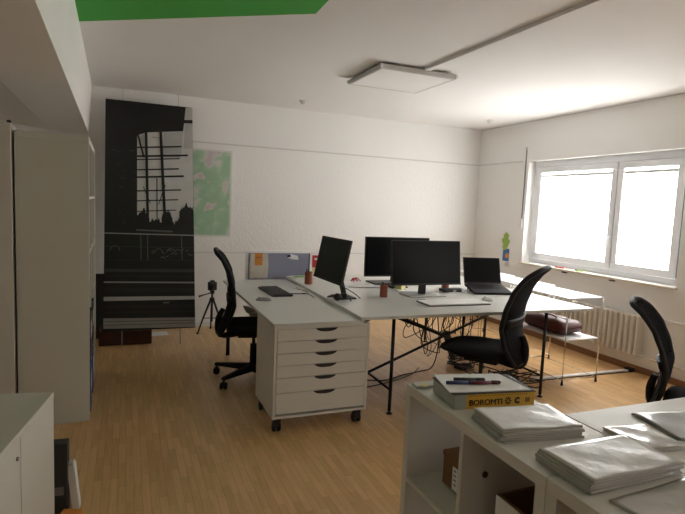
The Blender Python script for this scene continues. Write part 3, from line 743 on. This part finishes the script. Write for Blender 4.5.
bx('dock_body', M['black'], (-.10, .11, -.05, .05, .0005, .026), t, .006); bx('dock_port', M['silver'], (-.01, .02, -.0515, -.0505, .008, .018), t)
MB().tube([(.05, .05, .014), (.10, .10, .01), (.16, .04, .006), (.2, -.04, .006)], .0035, 6, smooth=4).build('dock_cable', M['black'], t)
t = thing('keyboard', 'black keyboard on rear desk below far monitor', 'keyboard', (2.26, 4.22, zt), radians(-4))
bx('keyboard_body', M['black'], (-.05, .11, -.07, .06, .0005, .018), t, .004); bx('keys', M['keys'], (-.04, .10, -.06, .05, .0182, .021), t)
t = marker('pen', M['black'], M['black'], (1.325, 4.12, zl), radians(-8), 'black pen lying on the side desk right of keyboard', 'pen', .14, .004)
t = thing('ruler', 'thin dark ruler on the rear desk left of far monitor', 'ruler', (1.98, 4.235, zt + .001), radians(-14)); bx('ruler_strip', M['darkgrey'], (-.15, .15, -.012, .012, .0005, .004), t); bx('ruler_edge', M['silver'], (-.15, .15, -.015, -.0122, .0005, .0035), t)
t = thing('charger', 'white charger cable with plug behind the laptop corner', 'charger', (2.80, 3.80, zt))
MB().tube([(-.03, .08, .004), (.0, .03, .03), (.02, .06, .012), (.03, -.02, .004), (.0, -.07, .004)], .003, 6, smooth=5).build('charger_cable', M['paper'], t); bx('plug', M['paper'], (-.05, -.01, .06, .10, .0005, .03), t, .004)
for k, (pts, lab) in enumerate((([(1.36, 4.42), (1.40, 4.30), (1.38, 4.15), (1.41, 4.02)], 'thin white cable along the side desk, left strand'), ([(1.41, 4.46), (1.385, 4.36), (1.415, 4.24), (1.40, 4.05), (1.385, 3.92)], 'thin grey cable along the desk seam, right strand'))):
    tag(MB().tube([(x, y, zl + .004) for x, y in pts], .0028, 6, smooth=5).build('desk_cable', M['paper'] if k == 0 else M['midgrey']), lab, 'cable')
# monitor cables seen below the turned monitor
tag(MB().tube([(1.53, 3.95, .90), (1.60, 3.92, .82), (1.66, 3.88, .79), (1.72, 3.85, .752), (1.70, 3.72, .745)], .004, 6, smooth=6).build('monitor_cable', M['black']), 'black cable hanging behind the turned left monitor', 'cable')

# pinboard clamped to the rear edge of the side desk
t = thing('pinboard', 'blue grey pinboard with white frame at the end of side desk', 'pinboard', (1.072, 5.068, .618))
BW, BH = .66, .37
bx('felt', M['blueboard'], (.024, BW - .012, .0, .012, .024, BH - .022), t)
for d in ((0, BW, -.004, .018, 0, .024), (0, BW, -.004, .018, BH - .022, BH), (0, .024, -.004, .018, .024, BH - .022)): bx('board_frame', M['alu'], d, t, .002)
bx('end_frame', M['darkgrey'], (BW - .012, BW, -.003, .016, .024, BH - .022), t, .002)
for x in (.08, .28): bx('desk_clamp', M['midgrey'], (x, x + .03, -.09, -.0045, .102, .1035), t)
t = thing('paper_bag', 'cream paper bag with orange label hanging on the pinboard', 'bag', (1.187, 5.062, .735))
w = MB(); w.prism([(-.075, 0, -.02), (.10, 0, -.02), (.108, 0, .10), (.10, 0, .225), (-.07, 0, .225), (-.078, 0, .12)], (0, -.012, 0)); w.build('bag_body', M['bagpaper'], t, bevel=.004)
bx('orange_label', M['orange'], (-.028, .048, -.0145, -.0125, .11, .232), t)
w = MB(); w.tube([(-.015, -.016, .185), (.01, -.018, .192), (.035, -.016, .185)], .003, 6, smooth=3); w.build('bag_handle', M['darkgrey'], t)
t = thing('pinned_note', 'small white and blue crumpled note pinned on the board', 'note', (1.55, 5.066, .93))
w = MB(); w.prism([(-.05, 0, -.015), (-.02, 0, .03), (.0, 0, .02), (.045, 0, .012), (.06, 0, -.03), (.0, 0, -.028)], (0, -.006, 0)); w.build('note_paper', M['paper'], t)
MB().lathe([(.018, 0), (.02, .01), (.008, .02)], 10, (-.045, -.012, .0)).build('note_pin', M['darkblue'], t)
t = thing('leaflet', 'red, white and yellow leaflet standing right of the pinboard', 'leaflet', (1.80, 4.985, zt), rot=(radians(-4), 0, radians(-1.2)))
bx('leaflet_sheet', M['paper'], (-.07, .16, -.001, .001, .001, .215), t); bx('red_panel', M['red'], (-.068, .04, -.0022, -.0012, .09, .213), t); bx('yellow_panel', M['stickyY'], (-.068, -.015, -.0022, -.0012, .03, .088), t); bx('white_lines', M['paper'], (-.045, .02, -.003, -.0023, .165, .185), t)
# papers on the left chair seat
w = MB(); w.prism([(.88, 4.24, .615), (.95, 4.27, .60), (1.05, 4.33, .534), (.93, 4.31, .534)], (.003, -.003, 0)); w.prism([(.93, 4.16, .534), (1.08, 4.14, .534), (1.08, 4.33, .535), (.94, 4.33, .535)], (0, 0, .002))
tag(w.build('paper_sheet', M['paper']), 'loose white papers on the seat of left chair', 'paper')

# ------------------------------------------------------------------ side tables under window
def side_table(label, x0, y0, x1, y1):
    t = thing('side_table', label, 'table', (x0, y0, 0), 0, 'narrow white side tables under the window')
    wX, wY = x1 - x0, y1 - y0
    bx('table_top', M['upvc'], (-.006, wX + .006, -.006, wY + .006, .752, .764), t, .002)
    bx('lower_shelf', M['upvc'], (.006, wX - .006, .006, wY - .006, .388, .398), t, .002)
    for x in (0, wX):
        for y in (0, wY):
            l = MB().tube([(x, y, .03), (x, y, .7515)], .005, 8).build('leg', M['chrome'], t)
            MB().lathe([(.012, .0005), (.011, .012), (.008, .04)], 12, (x, y, 0)).build('foot', M['black'], l)
    for x in (0, wX): MB().tube([(x, .005, .045), (x, wY - .005, .045)], .0035, 6).build('side_rail', M['chrome'], t)
    for y in (0, wY): MB().tube([(.005, y, .045), (wX - .005, y, .045)], .0035, 6).build('end_rail', M['chrome'], t)
    return t
side_table('narrow white side table nearest the camera, burgundy bag on its shelf', 3.482, 3.352, 3.876, 4.0)
side_table('second narrow white side table, further along below the window', 3.585, 4.03, 3.98, 4.68)
side_table('furthest narrow white side table, below the far end of window', 3.64, 4.71, 4.05, 5.19)
def burgundy(label, loc, hl):
  t = thing('burgundy_bag', label, 'bag', loc, radians(1), 'burgundy bags under the window')
  w = MB()
  def bagf(u, v):
    a = u * 2 - 1; th = v * 2 * pi; e = (1 - abs(a) ** 6) ** .4 if abs(a) < 1 else 0
    cx_, sx_ = cos(th), sin(th); k = (abs(cx_) ** 4 + abs(sx_) ** 4) ** -.25
    return Vector((cx_ * k * .14 * (.75 + .25 * e), a * hl, .067 + sx_ * k * .064 * e + .003 * sin(9 * a + 3 * th)))
  w.grid(bagf, 24, 24); w.build('bag_body', M['maroon'], t)
  MB().tube([(0, -hl * .8, .132), (0, .0, .134), (0, hl * .8, .132)], .003, 6).build('zipper', M['darkgrey'], t)
  MB().tube([(-.06, -.12, .128), (-.06, -.08, .15), (-.06, .08, .15), (-.06, .12, .128)], .006, 6, smooth=4).build('bag_handle', M['maroon'], t)
burgundy('burgundy bag on the lower shelf of the nearest side table', (3.675, 3.72, .3985), .255)
burgundy('burgundy bag further back, on the second side table shelf', (3.78, 4.35, .3985), .26)

# floor duct by the window
t = thing('floor_duct', 'pale cable duct lying on the floor by the side table', 'duct', (3.30, 3.525, 0), radians(-1.3))
bx('duct_body', M['upvc'], (0, 1.14, -.02, .02, .008, .022), t, .003); bx('duct_base', M['darkgrey'], (.0, 1.14, -.022, .022, .0005, .0078), t); bx('end_cap', M['black'], (1.1405, 1.205, -.035, .035, .0005, .034), t, .006)

# ------------------------------------------------------------------ cables below the desks
random.seed(11)
def cable(label, pts, r=.004, m=None, group='cables hanging under the desks', smooth=6, name='cable'):
    return tag(MB().tube(pts, r, 6, smooth=smooth).build(name, m or M['black']), label, 'cable', group)
for k in range(13):
    x = 2.28 + k * .055 + random.uniform(-.02, .02); y = 3.95 + random.uniform(-.12, .2)
    z1 = random.uniform(.12, .45)
    cable('black cable hanging in the tangle under the desks', [(x, y, .70), (x + random.uniform(-.06, .06), y, .58), (x + random.uniform(-.09, .09), y + .04, z1 + .08), (x + random.uniform(-.12, .12), y - .03, z1), (x + .1, y + .02, z1 + .05), (x + random.uniform(.05, .2), y, .45), (x + random.uniform(.08, .22), y + .03, .69)], random.choice([.003, .004, .0045]), random.choice([M['black'], M['black'], M['darkgrey']]))
cable('black cable running along the floor from drawer unit', [(1.52, 3.95, .006), (1.80, 3.93, .006), (2.03, 3.86, .006), (2.25, 3.95, .006), (2.45, 4.0, .006), (2.56, 3.96, .06), (2.60, 3.95, .3), (2.55, 3.95, .66)], .005, group='floor cables')
cable('second black floor cable crossing beside the front desk leg', [(1.50, 3.70, .006), (1.66, 3.72, .006), (1.95, 3.78, .006), (2.2, 3.86, .012), (2.38, 3.98, .006), (2.5, 4.1, .006)], .0045, group='floor cables')
cable('black cable loop beside the right side of the drawer unit', [(1.53, 3.45, .006), (1.62, 3.5, .12), (1.60, 3.6, .19), (1.53, 3.72, .13), (1.55, 3.8, .006)], .004, group='floor cables')
for k in range(9):
    x, y = 2.98 + random.uniform(-.12, .28), 3.72 + random.uniform(-.22, .3)
    p = [(x, y, .008)]
    for j in range(5): p.append((x + random.uniform(-.2, .2), y + random.uniform(-.17, .17), .008 + random.choice([0, .01, .03, .05])))
    cable('black cable in the floor tangle behind the middle chair', p, .005, random.choice([M['black'], M['darkgrey']]), 'floor tangle cables')
for k in range(6):
    cx_, cy_ = 2.93 + random.uniform(-.05, .05), 4.0 + random.uniform(-.05, .05); rr = random.uniform(.11, .17); ph = random.uniform(0, 6)
    p = [(cx_ + rr * cos(ph + a), cy_ + rr * .8 * sin(ph + a), .03 + .022 * k + .015 * sin(2 * a + k)) for a in [q * 2 * pi / 10 for q in range(11)]]
    cable('dark coiled cable in the heap under the front desk', p, .007, M['black'] if k % 3 else M['maroon'], 'coiled cables')
t = thing('power_strip', 'black power strip hanging at a slant below the desk', 'strip', (2.66, 3.86, .27), rot=(0, radians(62), radians(20)))
bx('strip_body', M['darkgrey'], (-.15, .15, -.028, .028, -.02, .02), t, .006)
for k in range(4): MB().lathe([(.018, .0202), (.018, .0212), (.016, .0215)], 14, (-.10 + k * .062, 0, 0)).build('socket', M['black'], t)
MB().tube([(-.15, 0, 0), (-.22, .01, .0), (-.30, .0, .10), (-.36, 0, .14)], .005, 6, smooth=4).build('strip_cable', M['black'], t)
t = thing('power_adapter', 'black power adapter fixed beneath front desk top', 'adapter', (2.62, 3.62, .63)); bx('adapter_body', M['black'], (-.06, .06, -.035, .035, .0, .05), t, .008); bx('adapter_bracket', M['darkgrey'], (-.03, .03, -.02, .02, .0505, .0875), t)
t = thing('floor_box', 'low dark cable box on floor in the coiled cable heap', 'box', (2.92, 4.0, 0), .3); bx('box_body', M['darkgrey'], (-.08, .08, -.05, .05, .0005, .025), t, .006); bx('box_lid', M['black'], (-.078, .078, -.048, .048, .0255, .03), t, .003)

# ------------------------------------------------------------------ near cube shelves
kA, kw, kh = cube_shelf('cube_shelf', 'low white cube shelf unit at bottom right, yellow box on top', (1.041, 1.027, 0), 0, 2, 2, M['white'])
# open side faces -X: mirror by turning the unit round
kA.rotation_euler = (0, 0, pi); kA.location = (1.041, 1.027 + kw, 0)
kB = copy_tree(kA); kB.location = (1.041, 1.027 - .003, 0); kB['label'] = 'second low white cube shelf unit, at bottom edge of the view'; kA['group'] = kB['group'] = 'low white cube shelves'
kC = copy_tree(kA); kC.rotation_euler = (0, 0, -pi / 2); kC.location = (1.436 + 0.0, 1.355 - .39, 0)
kC['label'] = 'low white cube shelf standing behind the front one, turned across, sleeves on top'
kD = copy_tree(kA); kD.rotation_euler = (0, 0, pi / 2); kD.location = (1.436 + kw, .96, 0)
kD['label'] = 'low white cube shelf at the right picture edge, nearest the camera'
kh = .77 if abs(kh - .77) < .01 else kh
KT = 2 * .038 + 2 * .335 + .018      # top height
t = thing('cardboard_box', 'brown cardboard box with white label in first cube of the shelf', 'box', (1.16, 1.50, .392))
bx('box_body', M['cardboard'], (0, .24, .0, .175, .001, .115), t, .002); bx('box_lid', M['cardboard'], (-.003, .243, -.003, .178, .1152, .135), t, .002)
bx('address_label', M['paper'], (-.0042, -.0032, .07, .105, .01, .10), t)
lt = MB()
for k in range(4): lt.box(-.005, -.0043, .08, .095, .03 + k * .018, .036 + k * .018)
lt.build('label_print', M['midgrey'], t)
t = thing('cardboard_box', 'open brown and white cardboard box in second cube of the shelf', 'box', (1.13, 1.07, .392))
w = MB()
for d in ((0, .01, 0, .25, 0, .15), (.23, .24, 0, .25, 0, .15), (.01, .23, 0, .01, 0, .15), (.01, .23, .24, .25, 0, .15), (.01, .23, .01, .24, 0, .012)): w.box(d[0], d[1], d[2], d[3], d[4] + .001, d[5] + .001)
w.build('box_body', M['cardboard'], t); bx('white_front', M['paper'], (-.003, -.0005, .002, .248, .002, .148), t); bx('dark_label', M['black'], (-.0042, -.0032, .01, .035, .10, .14), t)
w = MB(); w.prism([(.235, .0, .152), (.235, .25, .152), (.28, .25, .21), (.28, 0, .21)], (.004, 0, .001)); w.build('box_flap', M['cardboard'], t)
tag(MB().tube([(1.13, 1.385, .575), (1.13, 1.3815, .575)], .011, 14).build('round_sticker', mat('dark_red', (.12, .02, .02), .5, noise=.05)), 'small dark red round sticker on the cube divider wall', 'sticker')

# ---- on top of the cube shelves
def sleeve_stack(n, cx, cy, a, b, rz, z0, th, labels, group, m, jit=.006, jr=.03, curl=.0):
    z = z0
    for k in range(n):
        t = thing('plastic_sleeve', labels[0] if k < n - 1 else labels[1], 'sleeve', (cx + random.uniform(-jit, jit), cy + random.uniform(-jit, jit), z), rz + random.uniform(-jr, jr), group)
        top = (k == n - 1); w = MB(); N_ = 16 if top else 6
        def f(u, v, ph=k * 1.7):
            x = (u - .5) * a; y = (v - .5) * b
            return Vector((x, y, th + (.0022 * sin(9 * u + ph) * sin(7 * v + ph * 2) + curl * (abs(u - .5) * 2) ** 3 * (v) if top else 0) * (1 if 0 < u < 1 and 0 < v < 1 else .5)))
        g = [[w.bm.verts.new(f(i / N_, j / N_)) for j in range(N_ + 1)] for i in range(N_ + 1)]
        for i in range(N_):
            for j in range(N_):
                q = w._f([g[i][j], g[i + 1][j], g[i + 1][j + 1], g[i][j + 1]]); q.smooth = True
        bl = [w.bm.verts.new(((u - .5) * a, (v - .5) * b, .0003)) for u, v in ((0, 0), (1, 0), (1, 1), (0, 1))]
        w._f(bl[::-1])
        edges = [[g[i][0] for i in range(N_ + 1)], [g[N_][j] for j in range(N_ + 1)], [g[N_ - i][N_] for i in range(N_ + 1)], [g[0][N_ - j] for j in range(N_ + 1)]]
        for e, p0, p1 in zip(edges, (0, 1, 2, 3), (1, 2, 3, 0)): w._f(e[::-1] + [bl[p0], bl[p1]])
        w.build('sleeve_cover', m, t)
        bx('sheet_edge', M['paperG'], (-a / 2 + .004, a / 2 - .004, -b / 2 - .0006, -b / 2 - .0001, th * .25, th * .7), t)
        z += th + .0006 + (.0025 if top else 0)
    return z
K = KT + .0003
sleeve_stack(6, 1.212, 1.30, .285, .185, radians(-9), K, .0058, ('sleeve within the flat pile before the yellow box', 'uppermost glossy sleeve of the pile in front of the yellow box'), 'sleeves before the yellow box', M['sleeve'])
zS = sleeve_stack(6, 1.243, 1.012, .335, .19, radians(-1), K, .0060, ('sleeve within the tallest pile at lower right', 'uppermost glossy wrinkled sleeve of the tallest pile at lower right'), 'sleeves of the tallest pile', M['sleeve'], jit=.008)
sleeve_stack(1, 1.27, .80, .33, .18, radians(3), K, .004, ('', 'single flat wrinkled sleeve at the bottom edge before the tallest pile'), 'single sleeve', M['sleeve'])
sleeve_stack(2, 1.527, 1.12, .165, .165, radians(-8), K, .0055, ('lower sleeve of small flat pair behind the tallest pile', 'upper sleeve of small flat pair behind the tallest pile'), 'pair of sleeves at the right', M['sleeve'])
sleeve_stack(2, 1.80, 1.15, .30, .215, radians(-14), K, .0035, ('lower dark folder at the right picture edge', 'upper dark folder at the right picture edge'), 'dark folders at right edge', M['sleeveD'])
# yellow game box with spine lettering
t = thing('yellow_box', 'yellow box with black lettering on its spine, pens on top', 'box', (1.225, 1.476, K), radians(-8.5))
bw, bd, bh = .318, .185, .054
bx('box_body', M['clearD'], (-bw / 2, bw / 2, .001, bd, .0005, bh), t, .002)
bx('spine', M['yellow'], (-bw / 2 + .046, bw / 2, -.001, .0008, .0005, bh), t)
bx('spine_end', M['clearD'], (-bw / 2, -bw / 2 + .0455, -.001, .0008, .0005, bh), t)
bx('cover_board', M['darkgrey'], (-bw / 2 - .004, bw / 2 + .004, -.002, bd + .003, bh + .0002, bh + .003), t)
w = MB()
for k in range(28): w.box(-bw / 2 + .054 + k * .0085, -bw / 2 + .056 + k * .0085, -.0018, -.0011, bh - .008, bh - .003)
w.build('spine_ticks', M['black'], t)
cu = bpy.data.curves.new('lettering', 'FONT'); cu.body = 'BOROMTI'; cu.size = .030; cu.extrude = .0004; cu.offset = 0; cu.space_character = .98
fo = bpy.data.objects.new('lettering_source', cu); C.objects.link(fo)
bpy.context.view_layer.update()
me = bpy.data.meshes.new_from_object(fo.evaluated_get(bpy.context.evaluated_depsgraph_get()))
bpy.data.objects.remove(fo); me.materials.clear(); me.materials.append(M['black'])
bt = bmesh.new()
for dx, dy in ((-.0007, 0), (.0007, 0), (0, .0006), (0, -.0006)):
    bt.from_mesh(me); n4 = len(me.vertices); bt.verts.ensure_lookup_table()
    bmesh.ops.translate(bt, verts=bt.verts[-n4:], vec=(dx, dy, 0))
bt.to_mesh(me); bt.free()
xs = [v.co.x for v in me.vertices]; sc = .130 / (max(xs) - min(xs))
lo = bpy.data.objects.new('lettering', me); C.objects.link(lo); lo.parent = t; lo.rotation_euler = (pi / 2, 0, 0); lo.scale = (sc, .95, 1); lo.location = (-bw / 2 + .056, -.0016, .014)
w = MB(); cxe = .052
for k in range(8):
    a = k * pi / 4; w.prism([(cxe + .010 * cos(a - .28), -.0018, .025 + .012 * sin(a - .28)), (cxe + .015 * cos(a), -.0018, .025 + .016 * sin(a)), (cxe + .010 * cos(a + .28), -.0018, .025 + .012 * sin(a + .28)), (cxe + .003 * cos(a), -.0018, .025 + .003 * sin(a))], (0, .0006, 0))
w.build('round_emblem', M['black'], t)
w = MB(); w.prism([(.090 + .0125 * cos(a), -.0018, .025 + .0125 * sin(a)) for a in [.6 + q * 5.1 / 14 for q in range(15)]] + [(.090 + .005 * cos(a), -.0018, .025 + .005 * sin(a)) for a in [.6 + q * 5.1 / 14 for q in range(14, -1, -1)]], (0, .0006, 0)); w.build('ring_emblem', M['darkgrey'], t)
w = MB(); w.box(.121, .140, -.0018, -.0011, .017, .034); w.build('square_emblem', M['cardboard'], t)
zB = K + bh + .0035
rz9 = radians(-8.5)
def onbox(x, y): c, s = cos(rz9), sin(rz9); return (1.225 + x * c - y * s, 1.476 + x * s + y * c)
sheet('paper_sheet', 'white paper sheets on yellow box under the pens', [onbox(-.172, .012), onbox(.145, .003), onbox(.12, .19), onbox(-.15, .205)], zB, .003, M['paper'])
for i, (x, y, a, m, cap, lab) in enumerate(((-.09, .085, -.1, M['darkblue'], M['darkblue'], 'dark blue pen on top of the yellow box, leftmost'), (-.045, .115, -.16, M['black'], M['darkgrey'], 'black pen on top of the yellow box, furthest back'), (.0, .075, -.06, mat('wine_red', (.16, .012, .03), .4, noise=.03), M['maroon'], 'dark red pen on top of the yellow box, rightmost'))):
    p = onbox(x, y); marker('marker_pen', m, cap, (p[0], p[1], zB + .0042), rz9 + a, lab, 'pen', .12, .0065, 'pens on the yellow box')
# clear folder and sticky tabs left of the yellow box
t = thing('clear_folder', 'milky clear folder of papers left of the yellow box', 'folder', (1.15, 1.735, K), radians(-6))
bx('folder_cover', M['clear'], (-.1, .045, -.02, .03, .0005, .008), t, .002); bx('folder_papers', M['paperG'], (-.098, .043, -.018, .028, .0082, .011), t)
for x, y, m, lab in ((1.075, 1.745, 'stickyY', 'pale yellow sticky tab at the shelf corner, left one'), (1.085, 1.728, 'stickyY', 'pale yellow sticky tab close to the yellow box'), (1.125, 1.765, 'teal', 'pale green sticky tab at the far shelf corner')):
    sheet('sticky_note', lab, rect(x, y, .035, .03, .5), K + (.0115 if m == 'stickyY' and y < 1.74 else 0), .0008, M[m], 'note')

# ------------------------------------------------------------------ light, camera
wd = bpy.data.worlds.new('sky'); scn.world = wd; wd.use_nodes = True
nt = wd.node_tree; bg = nt.nodes['Background']
sky = nt.nodes.new('ShaderNodeTexSky'); sky.sky_type = 'HOSEK_WILKIE'; sky.turbidity = 6
nt.links.new(sky.outputs['Color'], bg.inputs['Color']); bg.inputs['Strength'].default_value = 1.

sun = bpy.data.lights.new('sky_glow', 'SUN'); so = bpy.data.objects.new('sky_glow', sun); C.objects.link(so)
sun.energy = 38.; sun.angle = radians(70); sun.color = (1, .98, .94)
so.rotation_euler = Vector((-.66, .03, -.72)).to_track_quat('-Z', 'Y').to_euler()

h_, pi_, ro_, ya_, f_ = 1.4631, -.0971, .0438, .3912, 525.92
fw = Vector((sin(ya_) * cos(pi_), cos(ya_) * cos(pi_), sin(pi_))); r0 = Vector((cos(ya_), -sin(ya_), 0)); u0 = r0.cross(fw)
r = r0 * cos(ro_) + u0 * sin(ro_); u = -r0 * sin(ro_) + u0 * cos(ro_)
cam = bpy.data.cameras.new('camera'); co = bpy.data.objects.new('camera_view', cam); C.objects.link(co)
cam.sensor_width = 36; cam.sensor_fit = 'HORIZONTAL'; cam.lens = f_ / 685 * 36; cam.clip_start = .02
mw = Matrix(((r.x, u.x, -fw.x, 0), (r.y, u.y, -fw.y, 0), (r.z, u.z, -fw.z, h_), (0, 0, 0, 1)))
co.matrix_world = mw
scn.camera = co
scn.view_settings.view_transform = 'Standard'; scn.view_settings.look = 'None'; scn.view_settings.gamma = 1
scn.view_settings.use_curve_mapping = False; scn.view_settings.exposure = 0.36
scn.cycles.use_denoising = True
scn.cycles.max_bounces = 10; scn.cycles.diffuse_bounces = 6; scn.cycles.sample_clamp_indirect = 6
